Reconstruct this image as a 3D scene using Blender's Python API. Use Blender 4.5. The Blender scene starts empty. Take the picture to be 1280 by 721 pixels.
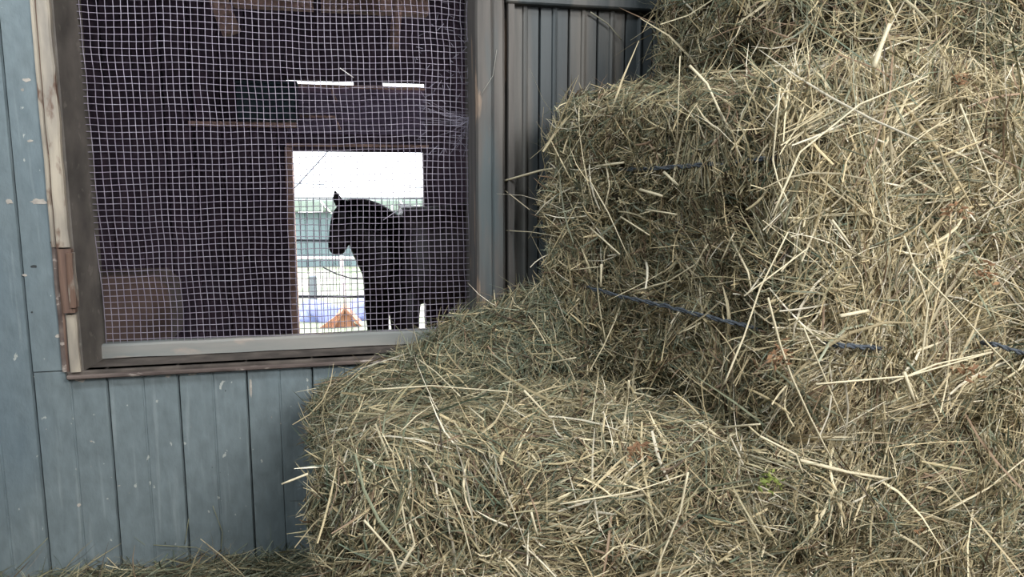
import bpy, bmesh, math, random
import numpy as np
from mathutils import Vector, Matrix, noise
random.seed(7); rng = np.random.default_rng(7)
SC = bpy.context.scene; COL = SC.collection

# ---------------------------------------------------------------- camera, sky, light, exposure
CAM_H = 0.78; YAW = math.radians(13); PIT = math.radians(8.1); F = 924.0
cd = bpy.data.cameras.new('camera'); cam = bpy.data.objects.new('camera', cd); COL.objects.link(cam)
cd.sensor_width = 36; cd.lens = F / 1280 * 36; cd.clip_start = 0.02; cd.clip_end = 300
cam.location = (0, 0, CAM_H); cam.rotation_euler = (math.pi / 2 - PIT, 0, -YAW)
SC.camera = cam
w = bpy.data.worlds.new('sky'); SC.world = w; w.use_nodes = True
bg = w.node_tree.nodes['Background']; bg.inputs[0].default_value = (0.90, 0.94, 1.0, 1); bg.inputs[1].default_value = 3.6
def area(name, loc, rot, sx, sy, power, col=(1, 1, 1)):
    l = bpy.data.lights.new(name, 'AREA'); l.shape = 'RECTANGLE'; l.size = sx; l.size_y = sy; l.energy = power; l.color = col
    o = bpy.data.objects.new(name, l); COL.objects.link(o); o.location = loc; o.rotation_euler = rot
    return o
# daylight falling through the open barn front behind the camera, high and to the right
def aim(loc, tgt): return (Vector(tgt) - Vector(loc)).to_track_quat('-Z', 'Y').to_euler()
LP = (1.15, -0.95, 1.95); area('daylight_opening', LP, aim(LP, (0.85, 1.0, 0.55)), 1.3, 0.8, 72, (1.0, 0.975, 0.94))
LP = (-0.70, 0.45, 2.05); area('overhead_left_fill', LP, aim(LP, (-0.25, 1.5, 0.85)), 0.8, 0.4, 24, (0.92, 0.97, 1.0))  # added fill from upper left for wall and bale side; no door there
SC.view_settings.view_transform = 'Standard'; SC.view_settings.look = 'None'
SC.view_settings.gamma = 1; SC.view_settings.use_curve_mapping = False
SC.view_settings.exposure = 0.70

# view-independent helper: where a sight line through a photo point meets a plane of the place (used for laying out real positions)
FWV = Vector((math.sin(YAW) * math.cos(PIT), math.cos(YAW) * math.cos(PIT), -math.sin(PIT)))
RTV = Vector((math.cos(YAW), -math.sin(YAW), 0)); UPV = RTV.cross(FWV)
def sight(px, py): return FWV + RTV * ((px - 640) / F) - UPV * ((py - 360.5) / F)
def at(px, py, Y): d = sight(px, py); return Vector((0, 0, CAM_H)) + d * (Y / d.y)

# ---------------------------------------------------------------- materials
def S(c): return tuple(((v / 255) / 12.92 if v / 255 <= 0.04045 else ((v / 255 + 0.055) / 1.055) ** 2.4) for v in c) + (1,)
def mat(name, col, rough=0.7, metal=0.0, var=0.25, scale=8.0, bump=0.0, stretch=(1, 1, 1), col2=None, spec=0.5, extra=None):
    m = bpy.data.materials.new(name); m.use_nodes = True; nt = m.node_tree; N = nt.nodes; L = nt.links
    b = N['Principled BSDF']; b.inputs['Roughness'].default_value = rough; b.inputs['Metallic'].default_value = metal
    b.inputs['Specular IOR Level'].default_value = spec
    g = N.new('ShaderNodeNewGeometry'); mp = N.new('ShaderNodeMapping'); mp.inputs['Scale'].default_value = stretch
    L.new(g.outputs['Position'], mp.inputs[0])
    n = N.new('ShaderNodeTexNoise'); n.inputs['Scale'].default_value = scale; n.inputs['Detail'].default_value = 7
    L.new(mp.outputs[0], n.inputs['Vector'])
    r = N.new('ShaderNodeValToRGB'); c1 = S(col); c2 = S(col2) if col2 else tuple(v * (1 - var) for v in c1[:3]) + (1,)
    r.color_ramp.elements[0].position = 0.32; r.color_ramp.elements[1].position = 0.68
    r.color_ramp.elements[0].color = c2; r.color_ramp.elements[1].color = c1
    L.new(n.outputs['Fac'], r.inputs[0]); out = r.outputs[0]
    def layer(mask_scale, stre, lo, hi, colr, strength=1.0, detail=6):
        nonlocal out
        mp2 = N.new('ShaderNodeMapping'); mp2.inputs['Scale'].default_value = stre; L.new(g.outputs['Position'], mp2.inputs[0])
        n2 = N.new('ShaderNodeTexNoise'); n2.inputs['Scale'].default_value = mask_scale; n2.inputs['Detail'].default_value = detail
        L.new(mp2.outputs[0], n2.inputs['Vector'])
        rr = N.new('ShaderNodeValToRGB'); rr.color_ramp.elements[0].position = lo; rr.color_ramp.elements[1].position = hi
        rr.color_ramp.elements[0].color = (0, 0, 0, 1); rr.color_ramp.elements[1].color = (strength,) * 3 + (1,)
        L.new(n2.outputs['Fac'], rr.inputs[0])
        mx = N.new('ShaderNodeMix'); mx.data_type = 'RGBA'; L.new(rr.outputs[0], mx.inputs['Factor'])
        L.new(out, mx.inputs[6]); mx.inputs[7].default_value = S(colr); out = mx.outputs[2]
    for e in (extra or []): layer(*e)
    L.new(out, b.inputs['Base Color'])
    if bump:
        bp = N.new('ShaderNodeBump'); bp.inputs['Strength'].default_value = bump; bp.inputs['Distance'].default_value = 0.004
        L.new(n.outputs['Fac'], bp.inputs['Height']); L.new(bp.outputs[0], b.inputs['Normal'])
    return m
CHIPS = (60, (1, 1, 0.7), 0.685, 0.70, (168, 172, 168))
DRIPS = (70, (1, 1, 0.06), 0.60, 0.70, (156, 166, 168), 0.3)
M = {}
M['paint'] = mat('teal_grey_paint', (118, 130, 134), 0.32, var=0.22, scale=24, bump=0.8, stretch=(2, 2, 1), extra=[(3, (1, 1, .4), .45, .7, (92, 110, 122), .8), DRIPS, CHIPS])
M['paint_old'] = mat('worn_dark_teal_paint', (66, 73, 76), 0.6, scale=14, var=.35, bump=0.4, stretch=(3, 3, .25), extra=[(9, (1.5, 1.5, .12), .5, .66, (112, 106, 98), .6), (30, (1, 1, .3), .69, .72, (150, 142, 130))])
M['post'] = mat('weathered_post_paint', (98, 94, 90), 0.7, scale=12, bump=0.5, stretch=(4, 4, .3), col2=(70, 68, 66), extra=[(7, (2, 2, .3), .52, .64, (74, 86, 90), .8), (16, (2, 2, .3), .62, .66, (128, 112, 98))])
M['jamb'] = mat('grimy_jamb_paint', (106, 100, 94), 0.8, scale=14, bump=0.6, col2=(72, 68, 64), extra=[(40, (1, 1, 1), .62, .7, (130, 124, 116), .5)])
M['cream'] = mat('old_cream_paint', (176, 166, 150), 0.6, scale=16, bump=.5, stretch=(2, 2, .5), col2=(128, 122, 114), extra=[(26, (1, 1, .4), .58, .63, (104, 82, 70))])
M['bare'] = mat('bare_brown_wood', (122, 98, 84), 0.8, scale=18, bump=.6, stretch=(4, 4, .3), col2=(78, 60, 54), extra=[(30, (1, 1, .4), .62, .66, (178, 160, 138))])
M['rail'] = mat('pale_rail_paint', (146, 142, 136), 0.65, scale=8, bump=.5, stretch=(.4, 2, 3), col2=(112, 120, 120), extra=[(20, (.5, 1, 1), .6, .68, (160, 148, 138), .8)])
M['lip'] = mat('grey_brown_lip', (112, 100, 94), .8, scale=30, bump=.5, stretch=(.3, 1, 1), col2=(62, 52, 50), extra=[(60, (.4, 1, 1), .6, .66, (170, 160, 152), .8)])
M['lit_patch'] = mat('brown_lit_patch', (112, 92, 84), .9, scale=5, col2=(70, 56, 54))  # brown of the reflecting lower stall wall, for a made-up block
M['sill'] = mat('dusty_sill', (92, 84, 78), .85, scale=25, bump=.5, col2=(60, 54, 50))
M['wire'] = mat('galvanised_wire', (172, 166, 180), .5, .25, scale=30, col2=(140, 132, 148))
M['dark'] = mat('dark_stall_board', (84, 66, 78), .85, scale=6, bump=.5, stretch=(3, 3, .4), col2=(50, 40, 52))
M['slat'] = mat('lavender_grey_slat', (120, 104, 124), .8, scale=6, stretch=(.4, 1, 4), col2=(84, 72, 92))
M['beam'] = mat('brown_beam', (206, 168, 152), .8, scale=6, bump=.5, col2=(150, 118, 108))
M['floor'] = mat('dirt_floor', (74, 66, 56), .95, scale=9, bump=.8, col2=(46, 40, 34))
M['bed'] = mat('stall_bedding', (92, 80, 62), .95, scale=9, bump=.8, col2=(60, 50, 40))
M['room'] = mat('old_room_boards', (120, 118, 110), .85, scale=5, col2=(80, 80, 78))
M['teal'] = mat('dark_teal_box_paint', (20, 44, 52), .6, scale=10)
M['core'] = mat('packed_hay_core', (70, 62, 44), .95, scale=60, bump=1.0, stretch=(1, 1, .5), col2=(22, 18, 12))  # packed hay, darkened in colour to put shade in the gaps between strands
M['twine'] = mat('blue_grey_twine', (88, 96, 104), .9, scale=200, bump=.6, col2=(54, 60, 68))
M['coat'] = mat('dark_brown_coat', (60, 48, 52), .5, scale=6, col2=(38, 30, 34))
M['hair'] = mat('black_mane_hair', (22, 18, 20), .6, scale=30, stretch=(1, 1, .2))
M['hoof'] = mat('dark_hoof', (46, 40, 38), .5)
M['eye'] = mat('dark_eye', (8, 6, 6), .1)
M['grass'] = mat('trodden_ground', (150, 148, 132), .95, scale=.8, col2=(116, 140, 96), extra=[(.5, (1, 2, 1), .5, .62, (176, 168, 156))])
M['barn'] = mat('pale_teal_barn_wall', (104, 120, 122), .7, scale=1.0, col2=(90, 106, 108))
M['barnroof'] = mat('grey_green_roof', (128, 142, 130), .6, scale=1.0)
M['white'] = mat('white_trim_paint', (236, 236, 234), .5, var=.06)
M['pink'] = mat('pale_pink_rail', (222, 204, 206), .6, var=.08)
M['steel'] = mat('dark_gate_steel', (40, 42, 50), .5, .4)
M['tarp'] = mat('blue_violet_tarp', (120, 128, 176), .45, scale=3, bump=.6, col2=(84, 92, 146))
M['orange'] = mat('orange_brown_boards', (196, 142, 112), .7, scale=6, stretch=(1, 1, 4), col2=(160, 110, 86))
M['pipe'] = mat('grey_pipe', (120, 126, 132), .5, .3)
M['leafb'] = mat('rust_dry_leaf', (138, 106, 76), .8, scale=60, col2=(104, 76, 54))
M['leafg'] = mat('green_dry_leaf', (128, 138, 66), .8, scale=60, col2=(92, 106, 50))
M['web'] = mat('dusty_cobweb', (176, 172, 190), .9)

def hay_mat():
    m = bpy.data.materials.new('hay_strands'); m.use_nodes = True; nt = m.node_tree; N = nt.nodes; L = nt.links
    b = N['Principled BSDF']; b.inputs['Roughness'].default_value = .5; b.inputs['Specular IOR Level'].default_value = .35
    a = N.new('ShaderNodeAttribute'); a.attribute_name = 'Col'
    g = N.new('ShaderNodeNewGeometry'); n = N.new('ShaderNodeTexNoise'); n.inputs['Scale'].default_value = 260
    L.new(g.outputs['Position'], n.inputs['Vector'])
    mr = N.new('ShaderNodeMapRange'); mr.inputs['To Min'].default_value = .8; mr.inputs['To Max'].default_value = 1.15; L.new(n.outputs['Fac'], mr.inputs[0])
    mx = N.new('ShaderNodeVectorMath'); mx.operation = 'SCALE'; L.new(a.outputs['Color'], mx.inputs[0]); L.new(mr.outputs[0], mx.inputs['Scale'])
    L.new(mx.outputs[0], b.inputs['Base Color'])
    tr = N.new('ShaderNodeBsdfTranslucent'); L.new(mx.outputs[0], tr.inputs[0])
    ms = N.new('ShaderNodeMixShader'); ms.inputs[0].default_value = .18
    L.new(b.outputs[0], ms.inputs[1]); L.new(tr.outputs[0], ms.inputs[2]); L.new(ms.outputs[0], N['Material Output'].inputs[0])
    return m
M['hay'] = hay_mat()

# ---------------------------------------------------------------- object helpers
def empty(name, loc=(0, 0, 0), **kw):
    o = bpy.data.objects.new(name, None); COL.objects.link(o); o.location = loc; o.empty_display_size = .1
    for k, v in kw.items(): o[k] = v
    return o
def link(name, me, m, parent=None, smooth=False, **kw):
    o = bpy.data.objects.new(name, me); COL.objects.link(o)
    if m is not None and not me.materials: me.materials.append(m)
    if parent is not None: o.parent = parent; o.matrix_parent_inverse = Matrix.Translation(-parent.location)
    if smooth: me.polygons.foreach_set('use_smooth', [True] * len(me.polygons))
    for k, v in kw.items(): o[k] = v
    return o
def fin(name, bm, m, parent=None, smooth=False, **kw):
    me = bpy.data.meshes.new(name); bm.normal_update(); bm.to_mesh(me); bm.free()
    return link(name, me, m, parent, smooth, **kw)
def bbox(bm, a, b, bev=0.0):
    a = Vector(a); b = Vector(b); r = bmesh.ops.create_cube(bm, size=1)
    vs = r['verts']
    for v in vs: v.co = Vector(((a.x + b.x) / 2 + v.co.x * (b.x - a.x), (a.y + b.y) / 2 + v.co.y * (b.y - a.y), (a.z + b.z) / 2 + v.co.z * (b.z - a.z)))
    if bev:
        es = list({e for v in vs for e in v.link_edges})
        bmesh.ops.bevel(bm, geom=es, offset=bev, segments=1, affect='EDGES')
def box(name, a, b, m, parent=None, bev=0.0, **kw):
    bm = bmesh.new(); bbox(bm, a, b, bev); return fin(name, bm, m, parent, **kw)
def tube(bm, pts, r, n=6, cap=True):
    pts = [Vector(p) for p in pts]; rings = []; rs = r if isinstance(r, (list, tuple)) else [r] * len(pts)
    up = None
    for i, p in enumerate(pts):
        d = (pts[min(i + 1, len(pts) - 1)] - pts[max(i - 1, 0)]).normalized()
        if up is None: up = d.orthogonal().normalized()
        up = (up - d * up.dot(d)).normalized(); s = d.cross(up)
        rings.append([bm.verts.new(p + (up * math.cos(2 * math.pi * k / n) + s * math.sin(2 * math.pi * k / n)) * rs[i]) for k in range(n)])
    for i in range(len(rings) - 1):
        for k in range(n): bm.faces.new((rings[i][k], rings[i][(k + 1) % n], rings[i + 1][(k + 1) % n], rings[i + 1][k]))
    if cap and n > 2:
        bm.faces.new(rings[0][::-1]); bm.faces.new(rings[-1])
def tubeobj(name, pts, r, m, parent=None, n=6, **kw):
    bm = bmesh.new(); tube(bm, pts, r, n); return fin(name, bm, m, parent, smooth=True, **kw)

WY = 1.5      # front face of the painted wall
# ---------------------------------------------------------------- room shell
box('floor', (-1.9, -2.2, -.6), (2.2, 1.52, 0.0), M['floor'], kind='structure')
box('ceiling', (-1.9, -2.2, 2.1), (2.2, 1.6, 2.2), M['room'], kind='structure')
box('wall_left', (-1.98, -2.2, -.6), (-1.9, 1.6, 2.2), M['room'], kind='structure')
box('wall_right', (2.2, -2.2, -.6), (2.28, 1.6, 2.2), M['room'], kind='structure')

wfr = empty('wall_front', (0, -2.2, 0), kind='structure')      # added behind the camera to cut ambient light; barn doorway open at right
x = -1.9
while x < .3: box('board', (x + .002, -2.24, 0), (x + .198, -2.2, 2.2), M['room'], wfr); x += .2
box('board', (.3, -2.24, 1.9), (2.2, -2.2, 2.2), M['room'], wfr)
box('light_block_board', (.3, -2.24, 0), (2.2, -2.2, .9), M['room'], wfr)  # unseen lower boards added to keep sky light off low things

# ---------------------------------------------------------------- painted board wall with the window
wall = empty('wall_back', (0, WY, 0), kind='structure')
ZS = 0.432    # sill line
def plank(x0, x1, z0, z1, m, y=WY, bead=True, ridge=False):
    """board with a shallow vee joint at each edge and a bead groove (or raised bead) down its middle"""
    xc = (x0 + x1) / 2; g = .0012; prof = [(x0 + g * .6, y + .006), (x0 + g * 2.2, y)]
    if bead:
        if ridge: prof += [(xc - .006, y), (xc - .004, y - .0045), (xc, y - .006), (xc + .004, y - .0045), (xc + .006, y)]
        else: prof += [(xc - .003, y), (xc - .0016, y + .0022), (xc + .0004, y + .0022), (xc + .002, y)]
    prof += [(x1 - g * 2.2, y), (x1 - g * .6, y + .006), (x1 - g * .6, y + .018), (x0 + g * .6, y + .018)]
    bm = bmesh.new(); zs = (z0, z1); rows = [[bm.verts.new((px, py + .0006 * math.sin(9 * z + px * 40), z)) for px, py in prof] for z in zs]
    k = len(prof)
    for i in range(k): bm.faces.new((rows[0][i], rows[0][(i + 1) % k], rows[1][(i + 1) % k], rows[1][i]))
    bm.faces.new(rows[0][::-1]); bm.faces.new(rows[1])
    bmesh.ops.recalc_face_normals(bm, faces=bm.faces[:])
    return fin('plank', bm, m, wall)
P = .1252
for i in range(-11, 0):                                  # left of the window, floor to ceiling
    x0 = -.567 + i * P; plank(x0, x0 + P, 0.0, 2.1, M['paint'])
plank(-.567, -.509, ZS + .002, 2.1, M['paint'], bead=False)
for i in range(0, 12):                                   # below the window
    x0 = -.567 + i * P; plank(x0, x0 + P, 0.0, ZS, M['paint'], y=WY + .002)
x = .345
while x < 2.15:                                          # narrow beaded boards right of the window
    plank(x, x + .062, ZS, 1.134, M['paint_old'], y=WY + .012, ridge=True); x += .062
x = -.509
while x < 2.15:                                          # above the window
    plank(x, x + P, 1.30, 2.1, M['paint']); x += P
box('backing', (-1.9, WY + .018, -.6), (-.53, WY + .05, 2.1), M['dark'], wall)
box('backing', (-.53, WY + .02, -.6), (.36, WY + .05, ZS - .03), M['dark'], wall)
box('backing', (.36, WY + .031, -.6), (2.2, WY + .06, 2.1), M['dark'], wall)
box('backing', (-.53, WY + .02, 1.34), (.36, WY + .05, 2.1), M['dark'], wall)
box('trim_1', (.335, WY - .012, 1.134), (2.18, WY + .03, 1.156), M['paint_old'], None, .003, kind='structure')
box('trim_2', (.335, WY + .002, 1.156), (2.18, WY + .028, 1.30), M['paint_old'], None, .002, kind='structure')

def chip(x, z, sx, sz, m, y=WY, n=11, name='paint_chip'):
    bm = bmesh.new(); a = [bm.verts.new((x + math.cos(t) * sx * q, y - .0006, z + math.sin(t) * sz * q)) for t, q in [(2 * math.pi * i / n, random.uniform(.55, 1.1)) for i in range(n)]]
    f = bm.faces.new(a); ex = bmesh.ops.extrude_face_region(bm, geom=[f])
    for v in ex['geom']:
        if isinstance(v, bmesh.types.BMVert): v.co.y += .0014
    bmesh.ops.recalc_face_normals(bm, faces=bm.faces[:]); return fin(name, bm, m, wall)
M['chip'] = mat('bare_primer_chip', (182, 174, 164), .7, scale=60, bump=.3, col2=(140, 136, 130))
M['chip2'] = mat('dark_chip', (58, 62, 64), .8)
def wz(px, py): p = at(px, py, WY); return p.x, p.z
for px, py, sx, sz, mm, n in ((48, 252, .017, .007, 'chip', 14), (12, 252, .007, .005, 'chip', 9), (100, 474, .012, .008, 'chip', 16), (86, 470, .006, .004, 'chip', 9), (210, 470, .006, .005, 'chip', 9), (240, 468, .009, .0025, 'chip', 9), (313, 484, .0028, .020, 'chip', 9),
    (33, 100, .010, .004, 'chip', 11), (28, 112, .003, .003, 'chip', 7), (38, 176, .005, .003, 'chip', 8), (31, 344, .006, .003, 'chip', 8), (42, 333, .006, .003, 'chip2', 8), (98, 632, .004, .004, 'chip', 8), (48, 614, .003, .009, 'chip', 8), (73, 420, .008, .004, 'chip', 10), (64, 303, .003, .003, 'chip2', 7), (40, 390, .002, .003, 'chip2', 6)):
    x, z = wz(px, py); chip(x, z, sx, sz, M[mm], WY + (.002 if z < ZS else 0), n)
for i in range(34):
    x = random.uniform(-.70, -.03); z = random.uniform(.05, ZS - .01) if x > -.52 else random.uniform(.05, 1.25); q = random.uniform(.0006, .0013)
    chip(x, z, q * random.choice((1, 1, 2.5)), q * random.choice((1, 1, 2)), M['chip' if random.random() < .75 else 'chip2'], WY + (.002 if z < ZS and x > -.567 else 0), 5)

win = empty('window_1', (-.1, WY, ZS), kind='structure')
# left jamb: its grimy inner face
bm = bmesh.new()
prof = [(-.508, WY - .004), (-.478, WY - .004), (-.474, WY + .05), (-.470, WY + .12), (-.50, WY + .13), (-.53, WY + .13), (-.53, WY + .018), (-.508, WY + .018)]
rows = [[bm.verts.new((a, b, z)) for a, b in prof] for z in (ZS - .012, 1.36)]
for i in range(8): bm.faces.new((rows[0][i], rows[0][(i + 1) % 8], rows[1][(i + 1) % 8], rows[1][i]))
bm.faces.new(rows[0]); bm.faces.new(rows[1]); bmesh.ops.recalc_face_normals(bm, faces=bm.faces[:])
fin('jamb', bm, M['jamb'], win)
def strip(name, x0, x1, y0, y1, z0, z1, m, amp=.0012, **kw):
    bm = bmesh.new(); n = 22; rows = []
    for i in range(n + 1):
        z = z0 + (z1 - z0) * i / n; a = amp * noise.noise(Vector((x0 * 30, 0, z * 14))); b = amp * noise.noise(Vector((x1 * 30, 5, z * 22)))
        rows.append([bm.verts.new(c) for c in ((x0 + a, y1, z), (x0 + a, y0 + .001, z), (x0 + .003 + a, y0, z), (x1 - .003 + b, y0, z), (x1 + b, y0 + .003, z), (x1 + b, y1, z))])
    for i in range(n):
        for k in range(6): bm.faces.new((rows[i][k], rows[i][(k + 1) % 6], rows[i + 1][(k + 1) % 6], rows[i + 1][k]))
    bm.faces.new(rows[0]); bm.faces.new(rows[-1]); bmesh.ops.recalc_face_normals(bm, faces=bm.faces[:])
    return fin(name, bm, m, win, **kw)
strip('casing_edge', -.5135, -.507, WY - .008, WY + .015, .665, 1.36, M['cream'], .0015, label='chipped cream casing edge')
strip('casing_edge', -.5135, -.506, WY - .007, WY + .015, ZS, .664, M['lip'], .0015)
strip('crevice_wood', -.508, -.500, WY - .005, WY + .012, ZS, 1.36, M['bare'], .001, label='reddish bare wood crevice')
strip('stop_moulding', -.502, -.482, WY - .016, WY, .665, 1.36, M['cream'], .003, label='upper cream painted length of stop moulding')
strip('stop_moulding', -.500, -.480, WY - .020, WY, .545, .662, M['bare'], .003, label='split bare brown length of stop moulding')
strip('stop_moulding', -.498, -.482, WY - .013, WY, ZS, .540, M['cream'], .0015, label='lower pale length of stop moulding')
strip('splinter', -.486, -.476, WY - .026, WY - .006, .555, .655, M['cream'], .002)
box('sill', (-.506, WY - .008, ZS - .008), (.34, WY + .13, ZS), M['sill'], win, .002)
box('sill_lip', (-.506, WY - .014, ZS - .014), (.34, WY - .002, ZS - .006), M['lip'], win, .002)
def warpbar(name, x0, x1, y0, y1, z0, z1, m, n=40):
    bm = bmesh.new(); rows = []
    for i in range(n + 1):
        x = x0 + (x1 - x0) * i / n; a = .002 * noise.noise(Vector((x * 9, 0, 3))); b = .0015 * noise.noise(Vector((x * 11, 7, 3)))
        rows.append([bm.verts.new(c) for c in ((x, y1, z0 + b), (x, y0, z0 + b), (x, y0 + .001, z1 - .004 + a), (x, y0 + .005, z1 + a), (x, y1, z1 + a))])
    for i in range(n):
        for k in range(5): bm.faces.new((rows[i][k], rows[i][(k + 1) % 5], rows[i + 1][(k + 1) % 5], rows[i + 1][k]))
    bm.faces.new(rows[0]); bm.faces.new(rows[-1]); bmesh.ops.recalc_face_normals(bm, faces=bm.faces[:])
    return fin(name, bm, m, win)
warpbar('bottom_rail', -.482, .28, WY + .085, WY + .115, ZS + .002, ZS + .030, M['rail'])
box('head_rail', (-.482, WY + .08, 1.19), (.28, WY + .12, 1.24), M['jamb'], win, .002)
# right post: chamfered, two-faced
bm = bmesh.new(); prof = [(.272, WY + .13), (.272, WY + .004), (.276, WY - .002), (.302, WY - .003), (.306, WY + .001), (.309, WY - .003), (.326, WY - .004), (.331, WY + .002), (.334, WY + .016), (.338, WY + .016), (.338, WY - .006), (.350, WY - .006), (.352, WY + .012), (.352, WY + .13)]
n = 30; rows = [[bm.verts.new((a + .0012 * noise.noise(Vector((a * 60, b * 20, i * .35))), b + .001 * noise.noise(Vector((a * 60, 4, i * .3))), .33 + 1.02 * i / n)) for a, b in prof] for i in range(n + 1)]
for j in range(n):
    for i in range(len(prof)): k = (i + 1) % len(prof); bm.faces.new((rows[j][i], rows[j][k], rows[j + 1][k], rows[j + 1][i]))
bm.faces.new(rows[0]); bm.faces.new(rows[-1]); bmesh.ops.recalc_face_normals(bm, faces=bm.faces[:])
fin('post', bm, M['post'], win)
# woven wire mesh, warped and slack
def warp(x, z):
    dx = .010 * noise.noise(Vector((x * 3.1, z * 3.1, 1))) + .0022 * noise.noise(Vector((x * 16, z * 16, 9)))
    dz = .010 * noise.noise(Vector((x * 3.1, z * 3.1, 5))) + .0022 * noise.noise(Vector((x * 16, z * 16, 13)))
    dy = .008 * noise.noise(Vector((x * 4, z * 4, 20)))
    l = max(0, 1 - (x + .468) / .14); dy -= .0; dx += .010 * l * math.sin(z * 5); dy += .02 * math.sin(min(1, l) * math.pi) * .5
    dz += .008 * max(0, 1 - (z - ZS - .03) / .12) * -math.sin((x + .47) * 4.2)
    r = max(0, (x - .12) / .16); t = max(0, (z - .85) / .3)
    dx += .004 * r * t * noise.noise(Vector((x * 40, z * 40, 2))); dz += .006 * r * t * noise.noise(Vector((x * 40, z * 40, 8)))
    return Vector((x + dx, WY + .097 + dy, z + dz))
def wires(seglist, r):
    bm = bmesh.new()
    for pts in seglist: tube(bm, pts, r, 3, cap=False)
    return bm
X0, X1, Z0, Z1, PW = -.474, .278, ZS + .022, 1.20, .01265
lines = []
nx = int((X1 - X0) / PW); nz = int((Z1 - Z0) / PW)
for i in range(nx + 1):
    x = X0 + i * PW
    lines.append([warp(x, Z0 + (Z1 - Z0) * j / 60) + Vector((0, .0006 * (-1) ** (i + j), 0)) for j in range(61)])
for i in range(nz + 1):
    z = Z0 + i * PW
    lines.append([warp(X0 + (X1 - X0) * j / 60, z) + Vector((0, .0006 * (-1) ** (i + j + 1), 0)) for j in range(61)])
fin('wire_mesh', wires(lines, .00092), M['wire'], win, smooth=True, kind='stuff')

# ---------------------------------------------------------------- the dark stall behind the window
FZ = -.5; FY = 5.5
box('floor_stall', (-2.4, 1.56, FZ - .1), (3.2, FY + .1, FZ), M['bed'], kind='structure')
def boards(root, axis, a0, a1, wdt, fixed, z0, z1, m, skip=None, th=.025):
    a = a0; i = 0
    while a < a1 - .01:
        e = min(a + wdt, a1); off = .004 * (i % 2)
        if axis == 'x': box('board', (a + .003, fixed + off, z0), (e - .003, fixed + th + off, z1), m, root, .003)
        else: box('board', (fixed + off, a + .003, z0), (fixed + th + off, e - .003, z1), m, root, .003)
        a = e; i += 1
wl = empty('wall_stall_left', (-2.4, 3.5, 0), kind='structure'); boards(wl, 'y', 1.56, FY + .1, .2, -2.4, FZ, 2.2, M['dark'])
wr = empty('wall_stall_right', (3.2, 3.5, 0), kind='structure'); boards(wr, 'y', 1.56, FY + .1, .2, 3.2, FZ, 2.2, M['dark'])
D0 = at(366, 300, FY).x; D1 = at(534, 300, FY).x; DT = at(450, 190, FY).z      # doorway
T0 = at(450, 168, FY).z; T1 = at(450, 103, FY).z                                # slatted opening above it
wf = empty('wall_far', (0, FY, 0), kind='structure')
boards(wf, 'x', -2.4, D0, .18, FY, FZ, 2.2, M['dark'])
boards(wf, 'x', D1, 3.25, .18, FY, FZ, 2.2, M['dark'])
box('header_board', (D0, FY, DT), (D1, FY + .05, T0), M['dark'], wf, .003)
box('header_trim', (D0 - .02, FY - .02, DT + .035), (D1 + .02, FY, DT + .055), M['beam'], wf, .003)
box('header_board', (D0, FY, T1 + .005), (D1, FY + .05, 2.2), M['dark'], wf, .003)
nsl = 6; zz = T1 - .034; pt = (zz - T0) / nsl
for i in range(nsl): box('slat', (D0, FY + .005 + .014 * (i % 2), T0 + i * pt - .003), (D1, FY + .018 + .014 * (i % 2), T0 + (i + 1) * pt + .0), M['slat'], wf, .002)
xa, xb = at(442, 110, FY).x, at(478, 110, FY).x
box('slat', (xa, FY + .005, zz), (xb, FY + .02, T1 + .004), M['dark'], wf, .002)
box('slat', (D0 - .01, FY - .015, zz - .01), (D1, FY, zz + .012), M['beam'], wf, .002, label='pale slat across the bright gap, daylight put into its colour')  # daylight on this slat is put into its pale colour
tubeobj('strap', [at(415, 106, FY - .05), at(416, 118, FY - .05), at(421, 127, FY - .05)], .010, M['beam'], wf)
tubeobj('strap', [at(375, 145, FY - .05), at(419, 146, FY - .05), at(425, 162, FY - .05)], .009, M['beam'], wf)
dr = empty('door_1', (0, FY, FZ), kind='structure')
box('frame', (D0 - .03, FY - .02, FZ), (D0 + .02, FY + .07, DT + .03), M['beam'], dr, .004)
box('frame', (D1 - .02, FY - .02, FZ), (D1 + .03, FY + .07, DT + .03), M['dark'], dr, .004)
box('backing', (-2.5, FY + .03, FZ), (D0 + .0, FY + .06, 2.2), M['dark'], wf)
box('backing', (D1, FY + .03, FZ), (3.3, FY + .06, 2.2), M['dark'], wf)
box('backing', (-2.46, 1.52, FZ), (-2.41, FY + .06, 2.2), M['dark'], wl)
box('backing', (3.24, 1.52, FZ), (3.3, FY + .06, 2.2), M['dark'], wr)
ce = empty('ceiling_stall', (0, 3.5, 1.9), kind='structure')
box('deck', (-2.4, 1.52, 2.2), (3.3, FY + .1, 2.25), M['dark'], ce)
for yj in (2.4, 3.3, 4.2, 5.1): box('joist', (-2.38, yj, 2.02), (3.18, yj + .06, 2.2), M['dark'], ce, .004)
a = at(290, 0, 3.2); b = at(505, 18, 3.2)
box('roof_beam', (a.x, 3.17, b.z), (b.x + .1, 3.25, b.z + .16), M['beam'], None, .006, label='pale brown roof beam across top of the dark stall', category='beam')
c = at(262, 30, 2.9)
tubeobj('hanging_post', [at(262, -40, 2.9), at(275, 5, 2.9), at(290, 42, 2.9)], .035, M['beam'], None, 6, label='pale brown slanting timber hanging at top left inside the stall', category='timber')
tubeobj('hanging_post', [at(496, -30, 3.1), at(496, 20, 3.1), at(492, 62, 3.1)], .02, M['beam'], None, 6, label='thin greyish timber hanging at top right inside the stall', category='timber')
tubeobj('hanging_post', [at(395, -30, 3.1), at(397, 20, 3.1), at(399, 55, 3.1)], .015, M['dark'], None, 6, label='thin dark timber hanging below the middle of the roof beam', category='timber')
bx = empty('wall_box', at(332, 150, FY - .15), label='dark teal wooden box fixed high on the stall wall left of the doorway', category='box')
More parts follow.
